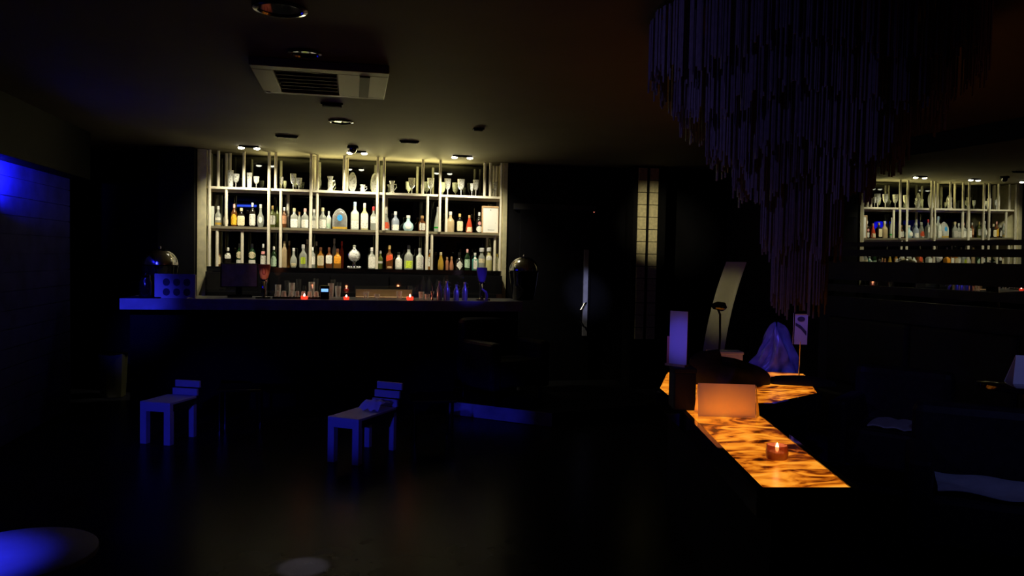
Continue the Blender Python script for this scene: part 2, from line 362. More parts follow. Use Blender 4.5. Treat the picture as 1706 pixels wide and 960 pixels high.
def bottle_parts(root, kind, H, W, glass, cap, labels, flat=.85, cap_h=.16, fill=None):
    gm = M['dome_glass'] if kind == 'dome' else GM[glass]
    pr, ex = PROF[kind]; r = W/2; ry = r*flat
    def exq(t): return ex if prof_r(pr, t) > .8 else 2.4
    body = obj('bottle_body', rings(bmesh.new(), [[(*sect(r*f, ry*f, exq(t), 2*pi*i/24), t*H) for i in range(24)] for t, f in pr]), gm, root, True)
    if cap:
        rc = max(r*pr[-1][1]*1.2, .011)
        h0 = H*(1-cap_h)
        obj('cap', lathe([(rc*.96, h0), (rc, h0+.004), (rc, H*1.0), (rc*.8, H*1.012)], 14), CM[cap], root, True)
    for (shape, t0, t1, half, lm) in labels:
        bm = bmesh.new(); zc = (t0+t1)/2*H; hh = (t1-t0)/2*H; ww = half*r
        N = 28; pts = []
        for i in range(N):
            a = 2*pi*i/N
            if shape == 'disc': s, zz = cos(a), sin(a)
            elif shape == 'diamond':
                k = abs(cos(a))+abs(sin(a)); s, zz = cos(a)/k, sin(a)/k
            elif shape == 'slant':
                k = max(abs(cos(a)), abs(sin(a))); s, zz = cos(a)/k, sin(a)/k; zz = zz*.72+s*.28
            elif shape == 'arch':
                k = max(abs(cos(a)), abs(sin(a))) if sin(a) < 0 else 1; s, zz = cos(a)/k, sin(a)/k
            else:
                k = max(abs(cos(a)), abs(sin(a))); s, zz = cos(a)/k, sin(a)/k
            pts.append((s, zz))
        def place(s, zz):
            zq = zc+zz*hh; f = prof_r(pr, min(max(zq/H, 0), 1))
            rx, ryy = r*f, ry*f; x = max(-.985, min(.985, s*ww/rx))
            e = exq(zq/H); y = (1-abs(x)**e)**(1/e)*ryy
            return (x*rx*1.01, -(y+.0012), zq)
        c = bm.verts.new(place(0, 0)); prev = None
        for k in (.33, .66, 1):
            ring = [bm.verts.new(place(a*k, b*k)) for a, b in pts]
            for i in range(N):
                j = (i+1) % N
                if prev is None: bm.faces.new((c, ring[i], ring[j]))
                else: bm.faces.new((prev[i], ring[i], ring[j], prev[j]))
            prev = ring
        obj('label', bm, LM[lm], root, True)
    if fill:
        fm, ft = fill
        obj('liquid', rings(bmesh.new(), [[(*sect(r*1.004*prof_r(pr, t), ry*1.004*prof_r(pr, t), exq(t), 2*pi*i/24), t*H) for i in range(24)] for t in (.02, ft*.5, ft)], True), fm, root, True)
PX = 1300.0
def place_bottle(zs, basey, px, hpx, wpx, dy, kind, glass, cap, labels, text, group, flat=.85, cap_h=.16, fill=None, cat='bottle', name='liquor_bottle'):
    y = YF+dy; p = onY(px, basey, y); depth = (p-EYEV).dot(fw)
    H = hpx*depth/PX; W = wpx*depth/PX
    x = min(max(p.x, XL+W/2+.004), XR-W/2-.004)
    t = thing(name, text, cat, (x, y, zs+.0005), 0, group)
    bottle_parts(t, kind, H, W, glass, cap, labels, flat, cap_h, fill)
    return t
GMID, GLOW = 'bottles on the middle bar shelf', 'bottles on the bottom bar shelf'
R = lambda a, b, c, w=.8: ('rect', a, b, w, c)
MID = [
 (353, 33, 8, .13, 'carton', 'frost', None, [], 'pale grey carton at the left end of the middle shelf'),
 (363.5, 33, 11, .10, 'squat', 'clear', 'silver', [R(.30, .44, 'white')], 'clear bottle with thin white band and amber bottom beside the grey carton'),
 (376, 28, 10, .10, 'squat', 'dark', 'white', [('arch', .1, .6, .85, 'white')], 'squat dark bottle with arched white label left of the yellow label'),
 (390, 37, 10, .10, 'tall', 'brown', 'pink', [('arch', .08, .56, .95, 'yellow')], 'brown bottle with bright yellow label on the middle shelf'),
 (402, 31, 12.5, .10, 'square', 'dark', 'cream', [R(.06, .58, 'cream', .92)], 'square dark bottle with amber cream label right of the yellow label'),
 (420.5, 40, 10.5, .10, 'tall', 'dark', 'silver', [R(.06, .54, 'white', .92)], 'tall dark bottle with silver cap and tall white label'),
 (434, 38, 12, .10, 'flask', 'clear', 'silver', [('disc', .18, .46, .5, 'white')], 'rounded clear grey bottle without colour near the second post pair'),
 (454, 36, 10, .10, 'tall', 'olive', 'gold', [R(.14, .56, 'white', .9)], 'olive bottle with white label just right of the full height post'),
 (461.5, 37, 7, .26, 'tall', 'olive', 'green', [], 'slim plain olive bottle behind the white labelled olive one'),
 (473.5, 34, 8, .12, 'tall', 'brown', 'white', [R(.2, .6, 'copper', .9)], 'small brown bottle with copper label between two posts'),
 (490, 33, 12.5, .10, 'square', 'clear', 'cream', [R(.04, .46, 'white', .94)], 'clear bottle with cream cap and broad white label'),
 (498.7, 28, 7, .28, 'tall', 'frost', 'tan', [], 'small pale bottle with tan cap behind two white labels'),
 (508, 33, 12, .10, 'square', 'clear', 'pink', [R(.04, .44, 'white', .94)], 'clear bottle with pink cap and white label'),
 (523, 32, 10, .10, 'squat', 'clear', 'white', [R(.04, .42, 'white', .92)], 'clear bottle with white cap between two tall posts'),
 (537.5, 35, 12, .09, 'squat', 'clear', 'cream', [R(.04, .44, 'white', .9)], 'broad shouldered clear bottle with white label left of the domed bottle'),
 (547.5, 30, 9, .22, 'tall', 'frost', 'silver', [R(.08, .32, 'mint', .8)], 'frosted bottle tucked beside the domed bottle'),
 (566, 35, 25, .13, 'dome', 'clear', None, [('disc', .40, .70, .36, 'blue')], 'wide domed clear bottle with a round blue emblem'),
 (591, 46, 14, .10, 'square', 'frost', 'blue', [R(.06, .32, 'white', .9)], 'tallest frosted bottle right of the domed bottle'),
 (607, 44, 13, .10, 'square', 'yellow', 'silver', [R(.06, .62, 'white', .92)], 'tall rectangular bottle with long white label and black print'),
 (622, 39, 10.5, .10, 'square', 'clear', 'red', [R(.30, .58, 'white', .92)], 'clear bottle with red cap and white label'),
 (642.5, 33, 14, .10, 'taper', 'clear', 'white', [R(.10, .42, 'red', .85), R(.04, .10, 'white', .5)], 'tapered bottle with orange red label beside the middle posts'),
 (658.5, 32, 13, .10, 'squat', 'mist', 'white', [R(.04, .32, 'white', .92)], 'bluish clear bottle with white cap and low white label'),
 (680, 26, 18, .10, 'flask', 'ice', 'white', [('disc', .12, .5, .6, 'white')], 'round pale ice blue flask with white cap'),
 (703, 26, 13, .10, 'squat', 'brown', 'tan', [R(.08, .52, 'white', .72)], 'small brown bottle with amber cap and square white label'),
 (729, 41, 12.5, .10, 'taper', 'frost', 'silver', [], 'tapered clear bottle with bright green liquid in its bottom'),
 (750, 34, 14, .10, 'squat', 'tan', 'silver', [], 'frosted amber bottle with silver cap and no label'),
 (765.5, 31, 11.5, .10, 'square', 'dark', 'gold', [R(.08, .6, 'cream', .85)], 'black bottle with gold cap and cream rectangular label'),
 (781.5, 29, 11.5, .10, 'taper', 'red', 'tan', [R(.06, .32, 'cream', .95)], 'red bottle with low cream label near the framed paper'),
 (798, 34, 10.5, .10, 'tall', 'dark', 'white', [('disc', .04, .34, .95, 'white'), ('disc', .38, .56, .5, 'pink')], 'black bottle with round white label beside the framed paper'),
]
def base_mid(px): return 377+(px-350)*.0227
for (px, h, wd, dy, kind, gl, cp, lb, tx) in MID:
    kw = {}
    if 'domed clear' in tx: kw['flat'] = .42; kw['fill'] = (GM['gold'], .12)
    if 'green liquid' in tx: kw['fill'] = (M['green_liquid'], .32)
    if 'amber bottom' in tx: kw['fill'] = (GM['gold'], .18)
    nm, ct = ('bottle_carton', 'carton') if 'carton at' in tx else ('liquor_bottle', 'bottle')
    place_bottle(Z_MID, base_mid(px), px, h, wd*.97, dy+.02, kind, gl, cp, lb, tx, GMID, name=nm, cat=ct, **kw)
LOW = [
 (364, 27, 8, .12, 'tall', 'brown', 'black', [R(.12, .66, 'cream', .9)], 'small dark bottle with cream label at the left end of the bottom shelf'),
 (380, 31, 11, .10, 'square', 'dark', 'white', [R(.42, .72, 'white', .9)], 'dark bottle with high white label beside the leftmost cream label'),
 (399, 38, 11, .10, 'tall', 'green', 'black', [('disc', .36, .66, .98, 'cream'), R(.06, .30, 'white', .9)], 'dark green bottle with round cream seal left of the thin post'),
 (420, 38, 12, .10, 'tall', 'green', 'black', [('disc', .36, .66, .98, 'cream'), R(.06, .30, 'white', .9)], 'dark green bottle with round cream seal right of the thin post'),
 (438.5, 38, 9.5, .10, 'tall', 'dark', 'silver', [R(.10, .50, 'white', .95), R(.56, .68, 'pink', .6)], 'dark bottle with narrow white label above the orange tap handle'),
 (456, 34, 9.5, .10, 'tall', 'green', 'white', [('arch', .04, .56, .95, 'mint')], 'green bottle with arched mint green label'),
 (473.5, 43, 8.5, .10, 'slim', 'tan', 'cream', [], 'tall tan textured bottle beside the full height post'),
 (481.5, 43, 7, .27, 'tall', 'amber', 'cream', [], 'amber bottle with cream cap behind the round flask'),
 (489, 32, 12, .10, 'flask', 'clear', 'silver', [R(.06, .22, 'cream', .7)], 'round clear flask with low cream label'),
 (505, 38, 13, .10, 'squat', 'clear', 'silver', [R(.16, .46, 'lime', .6)], 'clear bottle with pale lime label left of a post'),
 (511.5, 46, 8, .28, 'tall', 'clear', 'white', [], 'clear bottle with tall white cap behind the pale lime label'),
 (520.5, 34, 9.5, .11, 'tall', 'clear', 'white', [R(.16, .58, 'white', .9)], 'slim clear bottle with white label right of a post'),
 (527, 43, 8, .28, 'tall', 'olive', 'white', [], 'olive bottle with white cap behind the slim white label'),
 (534, 34, 11.5, .10, 'square', 'amber', 'brown', [R(.12, .60, 'cream', .92)], 'amber square bottle with cream label leftmost of three ambers'),
 (548, 34, 11.5, .10, 'square', 'brown', 'brown', [R(.22, .62, 'white', .9)], 'brown bottle with pale label in the middle of the three ambers'),
 (556.5, 48, 7.5, .30, 'tall', 'frost', 'white', [], 'tall white bottle standing behind the orange label'),
 (562, 32, 13, .10, 'square', 'amber', 'brown', [R(.24, .72, 'orange', .85)], 'square amber bottle with glowing orange label'),
 (569, 44, 7, .30, 'tall', 'red', 'red', [], 'dark red necked bottle behind the orange label'),
 (619, 35, 12, .10, 'square', 'clear', 'white', [R(.04, .58, 'white', .94)], 'white labelled square bottle with big white cap right of the globe'),
 (633.5, 30, 9.5, .14, 'squat', 'olive', 'silver', [R(.3, .42, 'white', .8)], 'olive clear bottle half hidden by a middle post'),
 (648.5, 39, 12, .10, 'square', 'brown', 'gold', [('slant', .32, .66, .95, 'red'), R(.04, .12, 'tan', .6)], 'brown bottle with slanted red label'),
 (664, 28, 12, .10, 'squat', 'frost', 'black', [R(.10, .58, 'white', .9)], 'short frosted bottle between the red and lime labels'),
 (680.5, 40, 15, .10, 'squat', 'clear', 'black', [R(.05, .36, 'lime', .93)], 'wide clear bottle with bright lime band low down'),
 (699, 35, 13, .10, 'square', 'frost', 'silver', [R(.05, .56, 'white', .75)], 'square white bottle right of the lime band'),
 (716.5, 33, 8.5, .10, 'tall', 'amber', 'silver', [R(.16, .64, 'white', .94)], 'amber bottle with white label squeezed between two posts'),
 (734, 29, 10.5, .10, 'drop', 'gold', 'cream', [], 'golden teardrop bottle on the bottom shelf'),
 (744.5, 21, 5.5, .12, 'slim', 'copper', 'tan', [], 'slim copper coloured bottle left of its wider copper neighbour'),
 (752, 22, 7.5, .12, 'drop', 'copper', 'tan', [], 'wider copper coloured bottle left of the white diamond'),
 (765, 29, 13, .10, 'squat', 'dark', 'black', [('diamond', .02, .56, 1.0, 'white')], 'dark bottle with white diamond label'),
 (778, 35, 10, .10, 'tall', 'green', 'pink', [R(.12, .52, 'mint', .92)], 'dark green bottle with pale label right of the diamond'),
 (791, 29, 11, .10, 'square', 'teal', 'silver', [('arch', .08, .78, .6, 'white')], 'teal bottle with arched white label'),
 (802, 37, 11.5, .10, 'decant', 'clear', 'silver', [R(.34, .54, 'cream', .9)], 'clear wide necked bottle with pale band right of the teal one'),
 (814, 38, 11, .10, 'decant', 'yellow', 'silver', [('arch', .46, .66, .9, 'white')], 'yellowish wide necked bottle near the right end'),
 (829, 28, 8, .10, 'tall', 'frost', 'yellow', [R(.06, .5, 'white', .9)], 'white bottle with yellow cap at the right end'),
]
def base_low(px): return 441.5+(px-345)*.029
for (px, h, wd, dy, kind, gl, cp, lb, tx) in LOW:
    place_bottle(Z_LOW, base_low(px), px, h, wd*.96, dy+.01, kind, gl, cp, lb, tx, GLOW)

# silver globe decanter on a beaded foot
p = onY(590, 448, YF+.11)
t = thing('globe_decanter', 'silver globe decanter on a stem with beaded foot on bottom shelf', 'decanter', (p.x, YF+.11, Z_LOW+.0005))
obj('foot', lathe([(.07, 0), (.075, .008), (.06, .014), (.02, .022), (.015, .06), (.02, .075)], 20), M['chrome'], t, True)
bm = bmesh.new()
for i in range(12): sphere(.011, (.068*cos(i*pi/6), .068*sin(i*pi/6), .016), u=10, v=6, bm=bm)
obj('beading', bm, M['white'], t, True)
obj('globe', sphere(.062, (0, 0, .15), u=12, v=8), M['crystal'], t)
bm = bmesh.new()
bm = tube([(.066*cos(a), 0, .15+.066*sin(a)) for a in [i*2*pi/24 for i in range(25)]], .008, 8)
obj('ring', bm, M['chrome'], t, True)
obj('stopper', lathe([(.012, .212), (.018, .225), (.014, .25), (.022, .262), (.004, .275)], 14), M['crystal'], t, True)

# framed paper on the middle shelf
y = YF+.10
a = onY(808, 387, y); b = onY(834, 347, y)
fw_, fh_ = b.x-a.x, b.z-Z_MID
t = thing('picture_frame', 'wood framed white paper standing at the right end of middle shelf', 'frame', (a.x+fw_/2-.03, y, Z_MID+.001))
bm = bmesh.new(); hw = fw_/2
B(-hw-.012, -hw, -.012, .02, 0, fh_+.02, bm); B(hw, hw+.004, -.012, .02, 0, fh_+.02, bm)
B(-hw, hw, -.012, .02, fh_, fh_+.02, bm); B(-hw, hw, -.012, .02, 0, .008, bm)
obj('frame_moulding', bm, M['wood'], t)
obj('paper', B(-hw, hw, -.004, .004, .008, fh_), M['paper'], t)
bm = bmesh.new()
B(-.008, .008, -.0052, -.004, fh_-.03, fh_-.022, bm); B(-.03, .05, -.0052, -.004, .038, .042, bm); B(.06, .064, -.0052, -.004, .12, .126, bm)
obj('print', bm, M['ink'], t)

# ---------------------------------------------------------------- crystal glasses on the top shelf
def goblet(H, W, bowl=.62, flare=1.0):
    r = W/2
    b = H*(1-bowl)
    o = [(r*.62, 0), (r*.60, .004), (r*.12, .008), (r*.10, b*.55), (r*.17, b*.75), (r*.12, b*.92), (r*.45, b+.004), (r*.80, b+(H-b)*.25), (r*.93, b+(H-b)*.6), (r*flare, H)]
    i = [(r*flare-.003, H), (r*.93-.003, b+(H-b)*.6), (r*.78-.002, b+(H-b)*.27), (r*.3, b+.01), (.001, b+.008)]
    return lathe(o+i, 12)
def tumbler(H, W):
    r = W/2
    return lathe([(r*.72, 0), (r*.8, .006), (r*.9, H*.5), (r, H), (r-.004, H), (r*.85, H*.5), (r*.7, .015), (.001, .014)], 12)
GG = 'crystal glasses on the top bar shelf'
def base_top(px): return 310+(px-350)*.037
GLS = [
 (384, 29, 10, .12, 'tumbler', 'tall cut crystal vase glass nearest the left side panel'),
 (393, 23, 11, .10, 'goblet', 'short crystal wine glass right of the tall vase glass'),
 (415.5, 26, 9, .12, 'tumbler', 'tall crystal tumbler right of the second upper post'),
 (427, 20, 9.5, .10, 'goblet', 'greenish small wine glass left of the twin posts'),
 (469, 21, 6, .12, 'goblet', 'narrow cream tinted glass just right of the twin posts'),
 (488.5, 27, 10, .12, 'goblet', 'taller of two white wine glasses standing together'),
 (498, 20, 10, .09, 'goblet', 'shorter of two white wine glasses standing together'),
 (686, 27, 12, .12, 'goblet', 'cut goblet standing alone left of the slim upper post'),
 (717.5, 28, 11, .12, 'goblet', 'cut goblet between the slim upper post and next tall post'),
 (745.5, 28, 11, .12, 'goblet', 'cut goblet just right of the tall front post'),
 (768, 28, 12, .12, 'goblet', 'cut goblet under the right pair of mirrored spots'),
 (792.5, 28, 10, .14, 'goblet', 'cut goblet left of the right hand twin posts'),
 (786, 21, 6, .06, 'goblet', 'small flute in front of the goblet near right twin posts'),
 (824.5, 25, 9, .10, 'goblet', 'wine glass at the right end of the top shelf'),
 (819, 13, 6, .06, 'goblet', 'tiny glass beside the rightmost wine glass'),
]
for (px, h, wd, dy, kind, tx) in GLS:
    y = YF+dy+.02; p = onY(px, base_top(px), y); d = (p-EYEV).dot(fw)
    f_ = goblet(h*d/PX, wd*d/PX, flare=1.0) if kind == 'goblet' else tumbler(h*d/PX, wd*d/PX)
    o = obj('crystal_glass', f_, M['crystal'], None, False, (p.x, y, Z_TOP+.0005)); tag(o, tx, 'glass', GG)
def crystal_jug(px, h, wd, tx, handle=True):
    y = YF+.14; p = onY(px, base_top(px), y); d = (p-EYEV).dot(fw); H = h*d/PX; r = wd*d/PX/2
    t = thing('crystal_jug', tx, 'jug', (p.x, y, Z_TOP+.0005), 0, 'crystal jugs on the top shelf')
    obj('jug_body', lathe([(r*.95, 0), (r, .008), (r*.7, H*.18), (r*.72, H*.55), (r*.6, H*.72), (r*.95, H), (r*.88, H), (r*.5, H*.72), (r*.6, H*.2), (.001, H*.18)], 10), M['crystal'], t)
    obj('handle', tube([(r*.6, 0, H*.72), (r*1.35, 0, H*.74), (r*1.45, 0, H*.5), (r*.68, 0, H*.25)], .006, 6), M['crystal'], t, True)
crystal_jug(550, 25, 11, 'bright patterned crystal jug between the left posts')
crystal_jug(604, 13, 10, 'lowest crystal jug in the middle of the top shelf')
crystal_jug(653, 21, 10, 'crystal jug right of the central posts')
def crystal_plate(px, h, wd, tx):
    y = YF+.29; p = onY(px, base_top(px), y); d = (p-EYEV).dot(fw); H = h*d/PX; W = wd*d/PX
    t = thing('crystal_plate', tx, 'plate', (p.x, y, Z_TOP+.0005), 0, 'oval crystal plates standing on the top shelf')
    bm = rings(bmesh.new(), [[(W/2*s*cos(2*pi*i/20), dd, H/2+.012+H/2*s*sin(2*pi*i/20)) for i in range(20)] for s, dd in ((.5, .012), (.75, .006), (1, -.008), (1, -.014), (.75, -.002), (.5, .004))])
    obj('plate_dish', bm, M['crystal'], t)
    obj('plate_stand', B(-W*.3, W*.3, -.03, .04, 0, .014), M['crystal'], t)
crystal_plate(527, 30, 15, 'round crystal plate behind the post left of the patterned jug')
crystal_plate(587, 33, 14, 'oval crystal plate left of the mirrored central spots')
crystal_plate(624, 33, 13, 'oval crystal plate half hidden behind the central posts')

# ---------------------------------------------------------------- ceiling fixtures
pairs = [SHELF_SPOTS[0:2], SHELF_SPOTS[2:4], SHELF_SPOTS[4:6]]
LBLS = ['twin spotlight over the left end of the bar shelves', 'twin spotlight over the middle of the bar shelves', 'twin spotlight over the right end of the bar shelves']
for pr2, tx in zip(pairs, LBLS):
    a = onZ(*pr2[0], CEIL-.02); b = onZ(*pr2[1], CEIL-.02); c = (a+b)/2; hw = (b.x-a.x)/2
    t = thing('twin_spotlight', tx, 'spotlight', (c.x, c.y, CEIL), 0, 'twin spotlights over the bar shelves')
    obj('housing', B(-hw-.02, hw+.02, -.035, .035, -.02, -.001, None, .003), M['black'], t)
    for s in (-1, 1):
        obj('bulb', sphere(.034, (s*hw, -.004, -.024), 1, 1, .42), M['bulb'], t, True)
p = onZ(588, 243, CEIL)
t = thing('smoke_detector', 'black ceiling smoke detector in front of the middle twin spotlight', 'detector', (p.x, p.y, CEIL))
obj('base_plate', lathe([(.055, -.001), (.06, -.02), (.055, -.03)], 20), M['black'], t, True)
obj('sensor', lathe([(.04, -.03), (.036, -.06), (.02, -.075), (.001, -.078)], 18), M['dark_chrome'], t, True)
def slot(px, py, wpx, dep, tx):
    p = onZ(px, py, CEIL); d = (p-EYEV).dot(fw); wd = wpx*d/PX
    t = thing('slot_diffuser', tx, 'vent', (p.x, p.y, CEIL), 0, 'slim black slot diffusers in the ceiling')
    obj('frame', B(-wd/2, wd/2, -dep/2, dep/2, -.014, -.001), M['black'], t)
    for k in (-1, 0, 1): obj('louver', B(-wd/2+.01, wd/2-.01, k*dep*.28-.004, k*dep*.28+.004, -.022, -.013), M['black'], t)
slot(478, 226, 36, .05, 'slim black ceiling slot left of the smoke detector')
slot(682, 235, 32, .05, 'slim black ceiling slot right of the smoke detector')
slot(553, 173, 36, .09, 'slim black ceiling slot just below the air conditioner')
slot(797, 214, 18, .07, 'shortest black ceiling slot farthest to the right')
def downlight(px, py, r, tx):
    p = onZ(px, py, CEIL)
    t = thing('recessed_downlight', tx, 'downlight', (p.x, p.y, CEIL), 0, 'unlit recessed downlights')
    obj('trim_ring', lathe([(r*.8, -.004), (r, -.001), (r*1.02, -.010), (r*.86, -.014), (r*.8, -.004)], 24, cap=False), M['dark_chrome'], t, True)
    obj('lens', cyl(r*.82, -.006, -.002, seg=24), M['gloss_black'], t)
downlight(568, 202, .10, 'unlit round downlight between the air conditioner and smoke detector')
downlight(467, 13, .12, 'unlit round downlight at the top edge above the air conditioner')
downlight(508, 87, .09, 'unlit round downlight just behind the air conditioner')
# ceiling cassette
a = onZ(440, 150, CEIL-.03); b = onZ(640, 162, CEIL-.03); c = onZ(628, 110, CEIL-.03)
L_ = (b-a).length; D_ = (c-b).length*.9; ang = atan2(b.y-a.y, b.x-a.x)
t = thing('air_conditioner', 'ceiling air conditioner cassette with dark grille in front of the bar', 'air conditioner', (a.x, a.y, CEIL), ang)
Dn = -max(.55, min(.85, D_))
M['ac'] = mat('grey_plastic', (.13, .12, .115), .5, noise=.05, nscale=8)
bm = bmesh.new()
B(0, L_, Dn, Dn+.10, -.05, -.001, bm, .006); B(0, L_, -.06, 0, -.05, -.001, bm, .006)
B(0, .12, Dn+.10, -.06, -.05, -.001, bm, .006); B(L_-.30, L_, Dn+.10, -.06, -.05, -.001, bm, .006)
obj('casing', bm, M['ac'], t)
g = obj('grille', B(.12, L_-.30, Dn+.10, -.06, -.035, -.005), M['black'], t)
for k in range(6):
    yk = Dn+.13+k*(abs(Dn)-.2)/6
    obj('grille_bar', B(.13, L_-.31, yk, yk+.012, -.045, -.036), M['black'], g)
obj('louver_slot', B(L_-.17, L_-.11, Dn+.12, -.07, -.056, -.049), M['black'], t)
obj('indicator_lamp', B(.02, .045, -.05, -.03, -.055, -.049), M['white'], t)

# ---------------------------------------------------------------- bar counter and back bar
ctr = thing('bar_counter', 'long dark bar counter with thick pale front edge below the shelves', 'counter', (0, 0, 0))
obj('countertop', B(-2.08, 1.80, 7.98, 8.55, 1.0, 1.09), M['counter'], ctr)
obj('front_edge', B(-2.09, 1.81, 7.955, 7.98, .985, 1.09), M['counter_edge'], ctr)
obj('front_panel', B(-1.98, 1.80, 8.12, 8.18, 0, 1.0), M['black'], ctr)
obj('end_panel', B(-2.04, -1.98, 8.12, 8.5, 0, 1.0), M['black'], ctr)
obj('service_ledge', B(-1.95, 1.78, 8.50, 8.60, .62, 1.0), M['black'], ctr)
bb = thing('back_bar_cabinet', 'glossy black cabinet under the bar shelves reflecting the candles', 'cabinet', (0, 0, 0))
obj('body', B(-1.50, 1.79, 8.99, 9.53, 0, Z_LOW-.055), M['gloss_black'], bb)
for k in range(5):
    x0 = -1.48+k*.655
    dr = obj('door', B(x0, x0+.64, 8.965, 8.988, .12, Z_LOW-.075), M['gloss_black'], bb)
    obj('handle', B(x0+.58, x0+.60, 8.94, 8.964, .75, .95), M['dark_chrome'], dr)
CT = 1.0905
def at_bar(px, y=8.15): p = onY(px, 500, y); return Vector((p.x, y, CT))
# tray shape added for the cream reflection in the black cabinet
p = onY(640, 488, 8.5); t = thing('reflection_tray', 'long cream tray shape imitating a reflection behind the candles on the bar', 'tray', (p.x, 8.46, CT))
obj('tray_floor', B(-.30, .30, -.06, .05, 0, .008), M['wood'], t); obj('tray_wall', B(-.30, .30, .05, .06, 0, .085), M['shell'], t)

# domed chrome coolers at both ends
def cooler(px, y, tx, r=.17):
    p = at_bar(px, y)
    t = thing('wine_cooler', tx, 'wine cooler', p, 0, 'domed chrome wine coolers')
    obj('bucket', lathe([(r*.7, 0), (r*.74, .01), (r*.92, .2), (r, .30), (r*1.03, .31), (r*.98, .315)], 28), M['gloss_black'], t, True)
    d = obj('dome_lid', lathe([(r, .318)]+[(r*cos(a), .318+r*.95*sin(a)) for a in [i*pi/2/10 for i in range(1, 10)]]+[(.004, .318+r*.95)], 28), M['chrome'], t, True)
    obj('lid_knob', sphere(.014, (0, 0, .318+r*.95+.01), u=12, v=8), M['chrome'], d, True)
cooler(266, 8.27, 'dome lidded chrome cooler on the left end of the bar')
cooler(872, 8.30, 'dome lidded chrome cooler on the right end of the bar', .16)

# cocktail board at the left end
p = at_bar(291, 8.03)
t = thing('cocktail_board', 'upright white board with six dark pictures at left end of bar', 'sign', p, radians(-6))
obj('board', B(-.185, .185, -.006, .006, .01, .235), M['white'], t)
obj('edge_strip', B(.172, .195, -.012, .02, 0, .23), M['white'], t)
for r_ in range(2):
    for c_ in range(3):
        x = -.075+c_*.095; z = .06+r_*.095
        pts = [(x+.034*cos(a)*(1 if abs(cos(a)) < .8 else .95), -.0075, z+.036*sin(a)) for a in [i*2*pi/16 for i in range(16)]]
        bm = rings(bmesh.new(), [[(q[0], -.0061, q[2]) for q in pts], [(q[0], -.009, q[2]) for q in pts]])
        obj('picture', bm, M['ink'], t)
obj('foot', B(-.12, .12, -.02, .06, 0, .01), M['white'], t)
# jar left of the board
p = at_bar(243, 8.06); t = thing('glass_jar', 'dim dark glass jar left of the white board', 'jar', p)
obj('jar_body', lathe([(.05, 0), (.058, .01), (.06, .15), (.045, .18), (.045, .2)], 20), GM['dark'], t, True)
obj('lid', lathe([(.048, .2), (.05, .205), (.05, .225), (.012, .235), (.014, .25), (.002, .255)], 20), M['dark_chrome'], t, True)
# till
p = at_bar(398, 8.33)
t = thing('till_monitor', 'dark till screen on the bar behind the orange handled tap', 'till', p, radians(14))
obj('base', B(-.12, .12, -.09, .1, 0, .03, None, .006), M['gloss_black'], t)
obj('neck', B(-.03, .03, 0, .04, .03, .15), M['black'], t)
s = obj('screen', B(-.18, .18, -.03, .0, .10, .345, None, .006), M['black'], t)
obj('screen_glass', B(-.17, .17, -.033, -.031, .11, .335), M['cloth_blue'], s)

# beer taps
def tap(px, tx, hm, y=8.20, hh=.15, hw=.06):
    p = at_bar(px, y)
    t = thing('beer_tap', tx, 'beer tap', p, 0)
    obj('base_flange', lathe([(.055, 0), (.058, .008), (.03, .016), (.026, .02)], 20), M['chrome'], t, True)
    obj('column', lathe([(.026, .018), (.026, .15), (.034, .165), (.034, .185), (.02, .195)], 18), M['dark_chrome'], t, True)
    obj('spout', tube([(0, -.02, .16), (0, -.07, .165), (0, -.095, .14), (0, -.1, .1)], .012, 8), M['chrome'], t, True)
    obj('drip_tray', B(-.07, .07, -.13, -.06, 0, .014), M['dark_chrome'], t)
    h = obj('handle', rings(bmesh.new(), [[(*sect(hw*f, .02, 4, 2*pi*i/20), .19+zz*hh) for i in range(20)] for zz, f in ((0, .30), (.08, .62), (.5, .86), (.85, 1), (1, .94))]), hm, t, True)
    return t, h
t, h = tap(440, 'beer tap with square orange badge left of the glasses', M['copper'])
obj('badge_letter', tube([(.014*cos(a), -.021, .27+.034*sin(a)) for a in [i*2*pi/16 for i in range(17)]], .006, 6), mat('badge_relief', (.45, .08, .05), .4, noise=.1), h, True)
t, h = tap(802, 'beer tap with tall purple blue handle on the right of bar', M['pink_cup'], hh=.155, hw=.058)
p = at_bar(806, 8.06)
t = thing('curled_spoon_rest', 'small violet curled holder in front of the purple handled tap', 'holder', (p.x+.02, 8.03, CT))
obj('foot', lathe([(.025, 0), (.026, .008), (.012, .012)], 16), M['pink_cup'], t, True)
obj('curl', tube([(0, 0, .01), (.005, 0, .05), (-.005, 0, .09), (-.05, 0, .125)], [.014, .016, .014, .008], 8), M['pink_cup'], t, True)

# blue lit bar tools, tall shakers and tongs
M['shaker'] = mat('satin_steel', (.55, .55, .58), .3, .6, noise=.05, nscale=14)
def shaker(px, h, r, tx, y=8.08):
    p = at_bar(px, y)
    t = thing('water_bottle', tx, 'bottle', p, 0, 'slim swing top bottles on the bar')
    obj('bottle_body', lathe([(r*.95, 0), (r, .01), (r, h*.55), (r*.7, h*.7), (r*.42, h*.8), (r*.42, h*.93), (r*.5, h)], 18), M['shaker'], t, True)
    obj('clasp', tube([(r*.5, 0, h*.95), (r*1.2, 0, h*.9), (r*1.3, 0, h*.75), (r*.8, 0, h*.68)], .004, 6), M['chrome'], t, True)
shaker(732, .20, .030, 'leftmost slim swing top bottle on the bar')
shaker(744, .20, .034, 'tallest blue lit swing top bottle on the bar')
shaker(760, .165, .030, 'shorter blue lit swing top bottle in the middle')
shaker(774, .19, .030, 'rightmost blue lit swing top bottle beside the purple tap')
p = at_bar(720, 8.10)
t = thing('jigger', 'small steel jigger left of the swing top bottles', 'jigger', p)
obj('cup', lathe([(.02, 0), (.008, .04), (.022, .09), (.019, .09), (.006, .045)], 16), M['chrome'], t, True)
